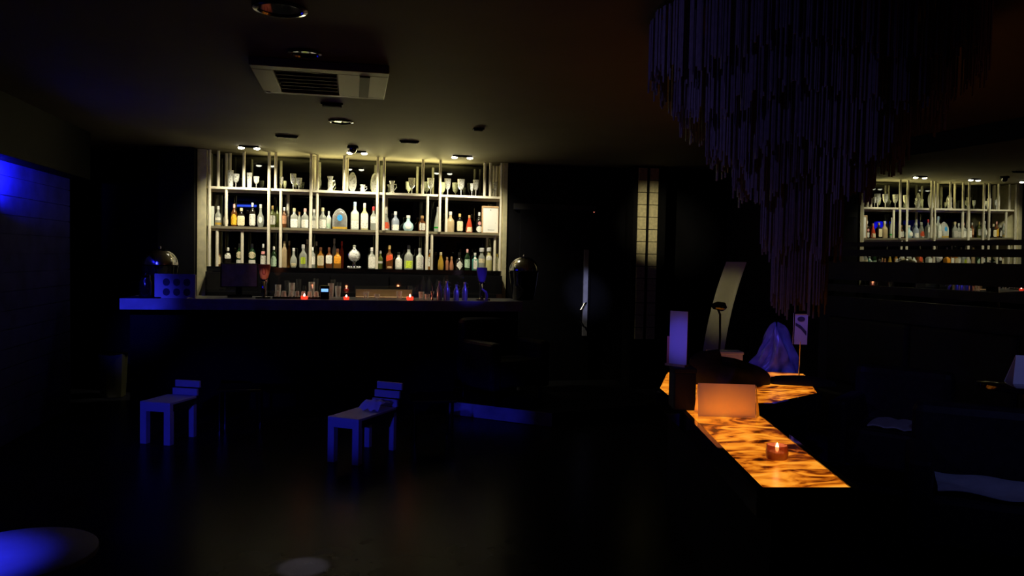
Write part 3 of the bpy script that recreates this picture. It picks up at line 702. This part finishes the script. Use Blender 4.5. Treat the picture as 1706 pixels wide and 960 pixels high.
obj('stem', tube([(0, 0, .09), (.0, .0, .13), (-.008, 0, .16)], .004, 6), M['chrome'], t, True)

# tray with small glasses
p = at_bar(500, 8.20)
t = thing('glass_tray', 'shallow dark tray of small upturned glasses on the bar', 'tray', p)
obj('tray_floor', B(-.26, .26, -.12, .12, 0, .008), M['gloss_black'], t)
bm = bmesh.new(); B(-.26, .26, -.12, -.112, .008, .02, bm); B(-.26, .26, .112, .12, .008, .02, bm); B(-.26, -.252, -.112, .112, .008, .02, bm); B(.252, .26, -.112, .112, .008, .02, bm)
obj('rim', bm, M['dark_chrome'], t)
shot = None
NT = ['leftmost', 'second', 'third', 'fourth', 'fifth', 'sixth', 'seventh', 'eighth']
for r_ in range(2):
    for k in range(8):
        if r_ == 0 and k in (2, 3): continue
        x = p.x-.225+k*.064; y = p.y-.05+r_*.10
        tx = '%s upturned shot glass from left in the %s row on the tray' % (NT[k], 'front' if r_ == 0 else 'rear')
        if shot is None:
            shot = obj('shot_glass', lathe([(.024, 0), (.024, .004), (.018, .055), (.018, .062), (.001, .062)], 12), M['bar_crystal'], None, False, (x, y, p.z+.0085))
            tag(shot, tx, 'glass', 'upturned shot glasses on the tray')
        else:
            c = shot.copy(); COL.objects.link(c); c.location = (x, y, p.z+.0085); c['label'] = tx
TALL = [(463, 8.34, .13, 'tall bar glass just right of the orange badged tap'), (486, 8.38, .15, 'tall bar glass behind the left of the shot tray'),
        (519, 8.40, .16, 'tall bar glass behind the right of the shot tray'), (551, 8.36, .15, 'tall bar glass right of the blue display'),
        (563, 8.40, .12, 'low bar glass left of the middle candle'), (610, 8.30, .07, 'small bowl glass right of the middle candle'),
        (628, 8.24, .05, 'tiny glass in front of the cream tray'), (665, 8.26, .08, 'glass left of the right candle'), (702, 8.2, .08, 'glass right of the right candle'),
        (712, 8.12, .06, 'tiny glass beside the steel jigger')]
for px, y, h, tx in TALL:
    q = at_bar(px, y)
    o = obj('bar_glass', tumbler(h, .062), M['bar_crystal'], None, False, q); tag(o, tx, 'glass', 'glasses along the bar counter')
q = at_bar(541, 8.05)
t = thing('bar_gadget', 'small black device with lit light blue display on the bar', 'device', q)
obj('case', B(-.045, .045, -.03, -.0, 0, .14, None, .008), M['gloss_black'], t)
obj('display', B(-.034, .034, -.033, -.029, .078, .108), M['led_blue'], t)

# tealights
def tealight(loc, tx, power, glass, r=.035, h=.05, flame=None, group='lit tealights', gh=1):
    t = thing('tealight', tx, 'candle', loc, 0, group)
    obj('glass_holder', lathe([(r*.8, 0), (r*.92, .004), (r, h*.45*gh), (r*.93, h*gh), (r*.86, h*gh), (r*.92, h*.45*gh), (r*.8, .008), (.001, .007)], 20), glass, t, True)
    obj('wax', cyl(r*.72, .008, h*.5, seg=16), M['wax'], t)
    f_ = obj('flame', lathe([(.001, h*.52), (.006, h*.6), (.0075, h*.74), (.005, h*.95), (.0005, h*1.15)], 12), flame or M['flame'], t, True)
    L = bpy.data.lights.new('candle_light', 'POINT'); L.energy = power; L.color = (1, .30, .12); L.shadow_soft_size = .012
    o = bpy.data.objects.new('candle_light', L); COL.objects.link(o); o.parent = t; o.location = (0, 0, h*1.3)
M['flame_red'] = mat('red_candle_flame', (1, .3, .2), .5, emit=(1, .42, .30), es=30)
M['bar_red'] = mat('glowing_votive_glass', (.85, .08, .05), .15, 0, .4, emit=(1, .07, .03), es=.8)  # glass emission imitates the red halo around the flame
tealight(at_bar(507, 8.02), 'red tealight in front of the tray of small glasses', .25, M['bar_red'], .034, .05, M['flame_red'], gh=.66)
tealight(at_bar(577, 8.02), 'red tealight on the middle of the bar edge', .2, M['bar_red'], .028, .045, M['flame_red'], gh=.66)
tealight(at_bar(683, 8.02), 'red tealight on the bar left of the swing top bottles', .35, M['bar_red'], .036, .055, M['flame_red'], gh=.66)

# ---------------------------------------------------------------- low chairs on the floor
def low_chair(tx, loc, rz, D=.34, slats=1, W=.27):
    t = thing('low_chair', tx, 'chair', loc, rz, 'low white chairs on the dark floor')
    H = .34
    fr = obj('front_frame', B(0, W, -.02, .02, H-.075, H), M['white'], t)
    for x in (.0, W-.055): obj('leg', B(x, x+.055, -.02, .03, 0, H-.075), M['white'], t)
    for x in (.0, W-.045): obj('leg', B(x, x+.045, D-.04, D, 0, H-.04), M['white'], t)
    obj('side_rail', B(0, .03, .02, D, H-.07, H-.02), M['leather'], t); obj('side_rail', B(W-.03, W, .02, D, H-.07, H-.02), M['leather'], t)
    obj('seat', B(.0, W, .02, D, H-.02, H+.0, None, .004), M['white'], t)
    if slats:
        for k in range(slats): obj('back_slat', B(.04, W, D+.005+k*.035, D+.025+k*.035, H+.0+k*.062, H+.055+k*.062), M['white'], t)
    return t
c1 = onZ(236, 738, 0)
low_chair('white low chair left of centre under the left end of the bar', (c1.x, c1.y, 0), radians(-24), .33, 2)
c2 = onZ(548, 768, 0)
t2 = low_chair('white slatted low chair in the middle of the floor', (c2.x, c2.y, 0), radians(-34), .52, 3)
o = obj('folded_wrap', drape(14, 10, lambda u, v: (.07+.18*u, .27+.2*v, .349+.062*sin(pi*min(1, v*1.3)/1.3*1.0)*(.75+.25*sin(u*3))+.008*sin(u*17)*cos(v*13)+.006*random.random())), M['white_card'])
o.location = t2.location; o.rotation_euler = t2.rotation_euler
tag(o, 'crinkled bright wrap lying on the slatted low chair seat', 'wrap')
# dim glass table legs beside each chair
def side_table(tx, loc):
    t = thing('side_table', tx, 'side table', loc, 0, 'dark low side tables by the chairs')
    obj('table_top', B(-.18, .18, -.18, .18, .36, .38, None, .004), M['gloss_black'], t)
    for sx in (-1, 1):
        for sy in (-1, 1):
            l = obj('leg', cyl(.012, .02, .36, (sx*.15, sy*.15), 10), M['dark_chrome'], t, True)
            obj('foot', cyl(.018, 0, .02, (sx*.15, sy*.15), 10), M['chrome'], l, True)
a = onZ(365, 722, 0); side_table('dark low side table right of the left white chair', (a.x+.16, a.y+.12, 0))
a = onZ(690, 748, 0); side_table('dark low side table right of the slatted white chair', (a.x+.16, a.y+.2, 0))

# round table bottom left
c = onZ(24, 920, .45)
t = thing('round_table', 'round low table glowing blue at the lower left corner', 'table', (c.x, c.y, 0))
M['table_top'] = mat('satin_table', (.34, .34, .42), .5, spec=.15, noise=.1, nscale=6)
obj('table_top', lathe([(.255, .42), (.27, .425), (.27, .445), (.262, .45)], 48), M['table_top'], t, True)
obj('pedestal', cyl(.035, .02, .42, seg=18), M['dark_chrome'], t, True)
obj('base', lathe([(.19, 0), (.19, .012), (.05, .03)], 32), M['dark_chrome'], t, True)

# raised platform and its armchair
plat = prism([(.72, 7.78), (1.86, 6.87), (3.1, 7.22), (3.1, 8.70), (1.95, 8.70), (1.95, 8.10), (.72, 8.10)], 0, .13)
struct('trim_8', plat, M['black'])
bm = bmesh.new()
a_, b_ = Vector((.98, 7.572, 0)), Vector((1.862, 6.868, 0)); n_ = Vector((-.62, -.78, 0))*.012
rings(bm, [[(q.x, q.y, z_) for q in (a_+n_, b_+n_, b_+n_*.1, a_+n_*.1)] for z_ in (.004, .128)])
struct('trim_9', bm, M['counter_edge'])
def armchair(tx, loc, rz, m=None):
    m = m or M['leather']
    t = thing('armchair', tx, 'armchair', loc, rz, 'dark leather armchairs')
    obj('seat', B(-.26, .26, -.28, .24, .16, .42, None, .03), m, t)
    obj('backrest', B(-.33, .33, .22, .38, .16, .80, None, .05), m, t)
    for s in (-1, 1): obj('armrest', B(s*.30-.06, s*.30+.06, -.30, .24, .14, .60, None, .03), m, t)
    for sx in (-1, 1):
        for sy in (-.24, .30): obj('leg', cyl(.018, 0, .17, (sx*.28, sy), 10), M['dark_chrome'], t, True)
    return t
armchair('dark leather armchair on the raised platform beside the bar', (1.55, 7.62, .13), radians(25))

# ---------------------------------------------------------------- left passage bin
a = onZ(183, 664, 0)
t = thing('waste_bin', 'small olive bin at the dark end left of the bar', 'bin', (a.x, a.y+.12, 0))
obj('bin_body', rings(bmesh.new(), [[(*sect(.11+q*.02, .10+q*.02, 6, 2*pi*i/24), .005+q*.46) for i in range(24)] for q in (0, .5, 1)]), M['olive'], t, True)
obj('rim', lathe([(.155, .462), (.16, .468), (.15, .475)], 24), M['dark_chrome'], t, True)
obj('pedal', B(-.03, .06, -.16, -.10, .002, .014), M['chrome'], t)

# ---------------------------------------------------------------- door with long handle, tiled pillar
y = 9.03
dr = thing('door_1', '', '', (0, 0, 0)); del dr['label']; del dr['category']; dr['kind'] = 'structure'
a = onY(986, 350, y); b = onY(860, 350, y)
obj('door_leaf', B(b.x+.06, a.x, y+.005, y+.05, .02, 2.12), M['wall'], dr)
obj('door_stile', B(a.x-.085, a.x-.03, y-.012, y+.004, .62, 1.66), mat('brushed_stile', (.42, .42, .5), .35, .3, noise=.1), dr)
obj('door_frame', B(b.x-.02, a.x+.06, y+.02, y+.058, 2.12, 2.19), M['panelgrey'], dr)
p = onY(969, 525, y)
obj('door_handle', tube([(p.x+.05, y-.012, p.z+.15), (p.x+.02, y-.04, p.z+.14), (p.x-.03, y-.055, p.z+.06), (p.x-.035, y-.055, p.z-.06), (p.x+.02, y-.04, p.z-.14), (p.x+.05, y-.012, p.z-.15)], .012, 8), M['chrome'], dr, True)
q = onY(991, 353, y); o = obj('indicator_lamp', sphere(.009, (q.x, y+.03, q.z), u=8, v=6), M['led_red']); tag(o, 'tiny red indicator light beside the dark door', 'light')

yc = 8.78
x0 = onY(1064, 300, yc).x; x1 = onY(1098, 300, yc).x
pl = thing('tiled_pillar', 'dark pillar with two vertical strips of pale tiles', 'pillar', (0, 0, 0))
obj('shaft', B(x0-.05, x1+.10, yc+.01, yc+.29, .0, CEIL-.003), M['black'], pl)
M['tile'] = mat('pale_ribbed_tile', (.62, .55, .36), .3, noise=.2, nscale=30, bump=.1)
sw = (x1-x0)
for k in range(2):
    xx = x0+sw*(.56*k)
    bm = bmesh.new(); z = .6
    while z < 2.55:
        B(xx, xx+sw*.40, yc-.012, yc+.009, z+.004, z+.142, bm); z += .146
    obj('tile_strip', bm, M['tile'], pl)
q = onY(1078, 203, yc)
obj('top_glint', sphere(.02, (q.x, yc-.03, q.z), u=10, v=8), M['chrome'], pl, True)  # chrome bead added to give a glint near the pillar top

# ---------------------------------------------------------------- glowing onyx counter (L shaped)
ZT = .75
near = [onZ(1275, 812, ZT), onZ(1415, 813, ZT), onZ(1262, 697, ZT), onZ(1160, 695, ZT)]
A = onZ(1272, 812, ZT); Bp = onZ(1415, 812, ZT)
out = [(A.x, A.y), (Bp.x, Bp.y), (2.10, 3.62), (2.18, 4.02), (2.38, 4.02)]
c1_ = onZ(1360, 655, ZT); c2_ = onZ(1338, 623, ZT); c3_ = onZ(1240, 618, ZT)
out += [(c1_.x, c1_.y), (c2_.x, c2_.y), (c3_.x, c3_.y), (2.26, 5.20), (1.93, 4.55), (1.80, 3.9)]
def inset(poly, d):
    n = len(poly); r_ = []
    for i in range(n):
        p0, p1, p2 = Vector(poly[i-1]), Vector(poly[i]), Vector(poly[(i+1) % n])
        a = (p1-p0).normalized(); b = (p2-p1).normalized()
        na = Vector((-a.y, a.x)); nb = Vector((-b.y, b.x)); m_ = (na+nb)
        k = d/max(.3, (1+na.dot(nb)))
        r_.append((p1.x+m_.x*k, p1.y+m_.y*k))
    return r_
oc = thing('onyx_counter', 'glowing amber backlit onyx counter on a dark base at right', 'counter', (0, 0, 0))
obj('onyx_top', prism(out, ZT-.02, ZT), M['onyx'], oc)
o_ = inset(out, -.004); o2 = inset(out, -.03)
obj('rim', rings(bmesh.new(), [[(x, y, ZT-.10) for x, y in o_], [(x, y, ZT-.10) for x, y in o2], [(x, y, ZT+.001) for x, y in o2], [(x, y, ZT+.001) for x, y in o_], [(x, y, ZT-.10) for x, y in o_]], False), M['gloss_black'], oc)
obj('under_box', prism(out, ZT-.10, ZT-.021), M['gloss_black'], oc)
obj('base', prism(inset(out, .05), 0, ZT-.10), M['black'], oc)
# extra candle on the counter
p = onZ(1294, 765, ZT)
tealight((p.x, p.y, ZT+.0005), 'pink glass tealight burning on the glowing onyx counter', .05, M['red_glass'], .045, .058, None, 'lit tealights')
# tent card
a = onZ(1163, 694, ZT); b = onZ(1259, 697, ZT)
W = (b-a).length; ang = atan2(b.y-a.y, b.x-a.x); Hc = 54*(a-EYEV).dot(fw)/PX
t = thing('tent_card', 'white folded card glowing amber on the onyx counter', 'card', (a.x, a.y, ZT+.0008), ang)
obj('front_panel', thick(drape(2, 2, lambda u, v: (W*u, .030*v, Hc*v)), .0015), M['thin_card'], t)
obj('rear_panel', thick(drape(2, 2, lambda u, v: (W*u, .115-.082*v, Hc*v)), .0015), M['thin_card'], t)
obj('side_flap', thick(drape(2, 2, lambda u, v: (W+.004+.028*u*(1-v*.8), .03*v+.05*u*(1-v*.7), Hc*v*.96)), .0015), M['thin_card'], t)
L = bpy.data.lights.new('card_fill', 'AREA'); L.shape = 'RECTANGLE'; L.size = W*.9; L.size_y = .06; L.energy = .45; L.color = (1, .22, .008)  # lamp added inside the card to boost the counter's glow through it
o = bpy.data.objects.new('card_fill', L); COL.objects.link(o); o.parent = t; o.location = (W*.5, .06, .003); o.rotation_euler = (pi, 0, 0)
# black box with menu stand
a = onZ(1128, 660, ZT)
bx = thing('black_box', 'plain black box under the upright menu on the counter', 'box', (onZ(1153, 690, ZT).x+.02, onZ(1153, 690, ZT).y+.17, ZT+.0015), radians(-14))
obj('box_body', B(-.06, .055, -.09, .09, 0, .20, None, .006), M['cloth_black'], bx)
obj('lid', B(-.063, .058, -.094, .094, .2, .225, None, .005), M['cloth_black'], bx)
t = thing('menu_stand', 'upright acrylic menu stand on the black box', 'menu stand', (onZ(1153, 690, ZT).x-.005, onZ(1153, 690, ZT).y+.17, ZT+.2265), radians(-52))
obj('holder', B(-.075, .045, -.02, .02, 0, .012), M['wood'], t)
obj('menu_sheet', B(-.06, .045, -.002, .002, .012, .30), M['white'], t)
obj('acrylic_sleeve', B(-.072, -.06, -.006, .006, .012, .16), M['copper'], t)
# black bag over the corner of the counter
def blob(fn, nu=28, nv=14):
    return rings(bmesh.new(), [[fn(2*pi*i/nu, j/nv) for i in range(nu)] for j in range(nv+1)])
def bagf(a, v):
    r_ = (1-v**3.0)**.5 if v < 1 else .02
    r_ = max(r_, .03)*(1+.10*sin(3*a+4*v)+.06*sin(7*a+3*v))
    return (.255*r_*cos(a)-.05*v, .14*r_*sin(a), .175*v*(1+.16*sin(2*a+1)-.14*cos(a)))
o = obj('black_bag', blob(bagf), M['cloth_black'], None, True, (onZ(1212, 640, ZT).x, onZ(1212, 640, ZT).y, ZT+.0015)); o.rotation_euler = (0, 0, radians(-18))
tag(o, 'slumped black bag lying on the far arm of the glowing counter', 'bag')
def scarf(a, v):
    r_ = max((1-v*v)**.5 if v < 1 else .03, .03)*(1+.10*sin(2*a+1)+.07*sin(5*a))
    return (.21*r_*cos(a), .075*r_*sin(a), .06*v)
o = obj('black_scarf', blob(scarf, 24, 8), M['cloth_black'], None, True, (onZ(1305, 641, ZT).x+.11, onZ(1305, 641, ZT).y-.01, ZT+.0015)); o.rotation_euler = (0, 0, radians(-26))
tag(o, 'flat black scarf across the glowing far arm of the counter', 'scarf')
t = thing('pale_box', 'pale grey box behind the slumped black bag', 'box', (onY(1207, 600, 4.98).x, 4.98, ZT+.001), radians(-12))
obj('box_body', B(-.11, .11, -.06, .06, 0, .16, None, .004), M['white'], t); obj('lid', B(-.115, .115, -.065, .065, .16, .18, None, .004), M['white'], t)
# little tap / lamp near curved chair
p = onY(1192, 600, 5.14)
t = thing('desk_lamp', 'small black desk lamp behind the menu stand', 'lamp', (p.x+.02, 5.14, ZT+.001), 0)
obj('base', lathe([(.05, 0), (.05, .012), (.012, .02)], 20), M['black'], t, True)
obj('stem', tube([(0, 0, .015), (.01, 0, .25), (.005, 0, .42), (-.02, 0, .47)], .008, 8), M['black'], t, True)
obj('lamp_head', tube([(-.05, -.01, .48), (-.02, 0, .483), (.03, .01, .475), (.045, .01, .46)], [.022, .030, .034, .02], 12), M['gloss_black'], t, True)
# blue film bundle standing behind the far arm
def film(a, v):
    r_ = max((1-v**4)**.5 if v < 1 else .05, .05)*(1+.20*sin(3*a+7*v)+.15*sin(5*a-9*v)+.09*sin(9*a+17*v)+.05*sin(14*a-25*v))
    return (.19*r_*cos(a)+.03*sin(9*v), .15*r_*sin(a), 1.0*v+.07*sin(a*3+2)*v*v)
d_ = sight(1290, 560); q = EYEV+d_*5.9
o = obj('wrapped_bundle', blob(film, 64, 44), M['cloth_blue'], None, True, (q.x, q.y, .035))
tag(o, 'bundle in crinkled blue lit film behind the far arm of the counter', 'bundle')
# small sign on a thin pole at the end of the far arm
p = onZ(1331, 632, ZT)
t = thing('sign_stand', 'small framed purple sign on a thin pole at the far counter end', 'sign', (p.x, p.y, ZT+.001), radians(-14))
obj('base', lathe([(.045, 0), (.045, .008), (.008, .014)], 20), M['dark_chrome'], t, True)
obj('pole', cyl(.005, .012, .26, seg=8), M['chrome'], t, True)
s_ = obj('sign_panel', B(-.05, .05, -.004, .004, .24, .455), M['white'], t)
bm = bmesh.new()
B(-.05, .05, -.008, -.004, .45, .458, bm); B(-.05, -.045, -.008, -.004, .24, .45, bm); B(.045, .05, -.008, -.004, .24, .45, bm)
obj('sign_frame', bm, M['dark_chrome'], t)
bm = rings(bmesh.new(), [[(.026*cos(2*pi*i/20), yy, .415+.018*sin(2*pi*i/20)) for i in range(20)] for yy in (-.0045, -.006)])
prism_pts = [(-.038, .37), (0, .345), (.038, .30), (.038, .33), (0, .37), (-.038, .39)]
rings(bm, [[(x, yy, z_) for x, z_ in prism_pts] for yy in (-.0045, -.006)])
obj('printed_marks', bm, M['ink'], t)

# ---------------------------------------------------------------- hanging thread chandelier
CX, CY = onZ(1330, 500, 1.30).x, onZ(1330, 500, 1.30).y
d_ = sight(1332, 440); cc = EYEV + d_*(3.55); CX, CY = cc.x, cc.y
ch = thing('thread_chandelier', 'huge tiered chandelier of hanging silvery threads above the glowing counter', 'chandelier', (CX, CY, CEIL))
TIERS = [(.68, 2.36, 420), (.55, 2.20, 380), (.40, 2.02, 320), (.28, 1.88, 240), (.15, 1.62, 150), (.09, 1.37, 110)]
for r_, zb, n in TIERS:
    rg = obj('ring', lathe([(r_-.012, -.03), (r_+.012, -.03), (r_+.012, -.001), (r_-.012, -.001), (r_-.012, -.03)], 48, cap=False), M['dark_chrome'], ch, True)
    bm = bmesh.new()
    for i in range(n):
        a = 2*pi*i/n+random.uniform(-.02, .02); rr_ = r_+random.uniform(-.03, .03)
        zz = zb-CEIL+random.uniform(-.04, .04)+.04*sin(a*5)
        cx, cy = rr_*cos(a), rr_*sin(a); w_ = .0045
        rings(bm, [[(cx+w_*cos(k*pi/2+a), cy+w_*sin(k*pi/2+a), q) for k in range(4)] for q in (-.03, zz)])
    f_ = obj('thread_fringe', bm, M['strand'], rg); f_['kind'] = 'stuff'

# ---------------------------------------------------------------- tall curved chair, film bundle, sign stand
p = onZ(1200, 600, .75); d_ = sight(1199, 520); q = EYEV+d_*6.75
hc = thing('highback_chair', 'tall chair with pale curved back behind the onyx counter', 'chair', (q.x, q.y, 0), radians(-20))
def backf(u, v):
    zz = .42+v*1.13; cx = -.06+.19*(v**2.0); wv = .085*(1-.1*v)
    return (cx+(u-.5)*2*wv, .06*cos(u*pi)+.02*v, zz)
obj('backrest', thick(drape(10, 16, backf), .025), M['shell'], hc, True)
obj('seat', B(-.25, .25, -.42, .02, .38, .44, None, .02), M['leather'], hc)
obj('pedestal', cyl(.03, .02, .38, (0, -.2), 14), M['dark_chrome'], hc, True)
obj('base', lathe([(.22, 0), (.22, .012), (.04, .03)], 28, (0, -.2)), M['dark_chrome'], hc, True)

# ---------------------------------------------------------------- seating on the right
bq = thing('banquette', 'long dark leather banquette along the mirrored right wall', 'sofa', (0, 0, 0)); bq.matrix_world = MW
obj('seat_base', B(-.54, -.045, 2.2, 6.2, .06, .30, None, .01), M['black'], bq)
for k in range(4):
    y0 = 2.2+k*1.0
    obj('seat_cushion', B(-.56, -.16, y0+.01, y0+.99, .30, .44, None, .03), M['leather'], bq)
    obj('back_cushion', B(-.16, -.045, y0+.01, y0+.99, .44, 1.05, None, .03), M['leather'], bq)
def sit(px, py, z, rz, tx):
    p = onZ(px, py, z); return armchair(tx, (p.x, p.y, 0), radians(rz)), p
a1, p1 = sit(1640, 812, .43, -38, 'dark leather armchair at the lower right holding a pale rumpled cloth')
o = obj('rumpled_cloth', thick(drape(24, 18, lambda u, v: ((u-.5)*.44, (v-.5)*.42-.05, .024+.010*sin(u*7+v*4)+.05*max(0, u-.72)+.007*sin(v*9+u*3))), .004), M['cloth_pale'], None, True, (p1.x, p1.y, .42))
o.rotation_euler = (0, 0, radians(-38)); tag(o, 'pale rumpled cloth lying on the lower right armchair seat', 'cloth')
a2, p2 = sit(1488, 702, .45, -50, 'dark leather armchair farther back holding a small blue lit cloth')
o = obj('folded_cloth', thick(drape(14, 12, lambda u, v: ((u-.5)*.30, (v-.5)*.34, .012+.012*abs(sin(u*8+v*3)))), .01), M['cloth_pale'], None, True, (p2.x, p2.y-.03, .424))
o.rotation_euler = (0, 0, radians(-50)); tag(o, 'small folded cloth on the farther right armchair', 'cloth')
p = onZ(1712, 640, .90)
t = thing('round_table', 'small dark table at right edge carrying a white card', 'table', (p.x, p.y, 0))
obj('table_top', lathe([(.24, .87), (.25, .875), (.25, .895), (.24, .90)], 36), M['gloss_black'], t, True)
obj('pedestal', cyl(.03, .02, .87, seg=14), M['dark_chrome'], t, True); obj('base', lathe([(.22, 0), (.22, .012), (.04, .03)], 28), M['dark_chrome'], t, True)
t = thing('menu_card', 'bright white folded card standing on the table at right edge', 'card', (p.x, p.y-.02, .9005), radians(-22))
obj('front_leaf', thick(drape(2, 2, lambda u, v: ((u-.5)*.18+.03*v, .05*v, .155*v)), .002), M['white_card'], t)
obj('rear_leaf', thick(drape(2, 2, lambda u, v: ((u-.5)*.18+.03*v, .11-.055*v, .155*v)), .002), M['paper'], t)

# the blue tube lamp beside the camera that the back mirror shows
M['blue_tube'] = mat('blue_tube', (.1, .1, 1), .4, emit=(.04, .10, 1), es=9)
t = thing('tube_lamp', 'blue tube lamp under the ceiling left of the camera', 'lamp', (-2.16, .95, 2.56), radians(-12))
obj('batten', B(-.24, .24, -.03, .03, .03, .10), M['black'], t)
obj('tube', tube([(-.21, 0, 0), (.21, 0, .012)], .020, 12), M['blue_tube'], t, True)
for sx in (-1, 1): obj('end_holder', B(sx*.22-.012, sx*.22+.012, -.022, .022, -.025, .035), M['black'], t)
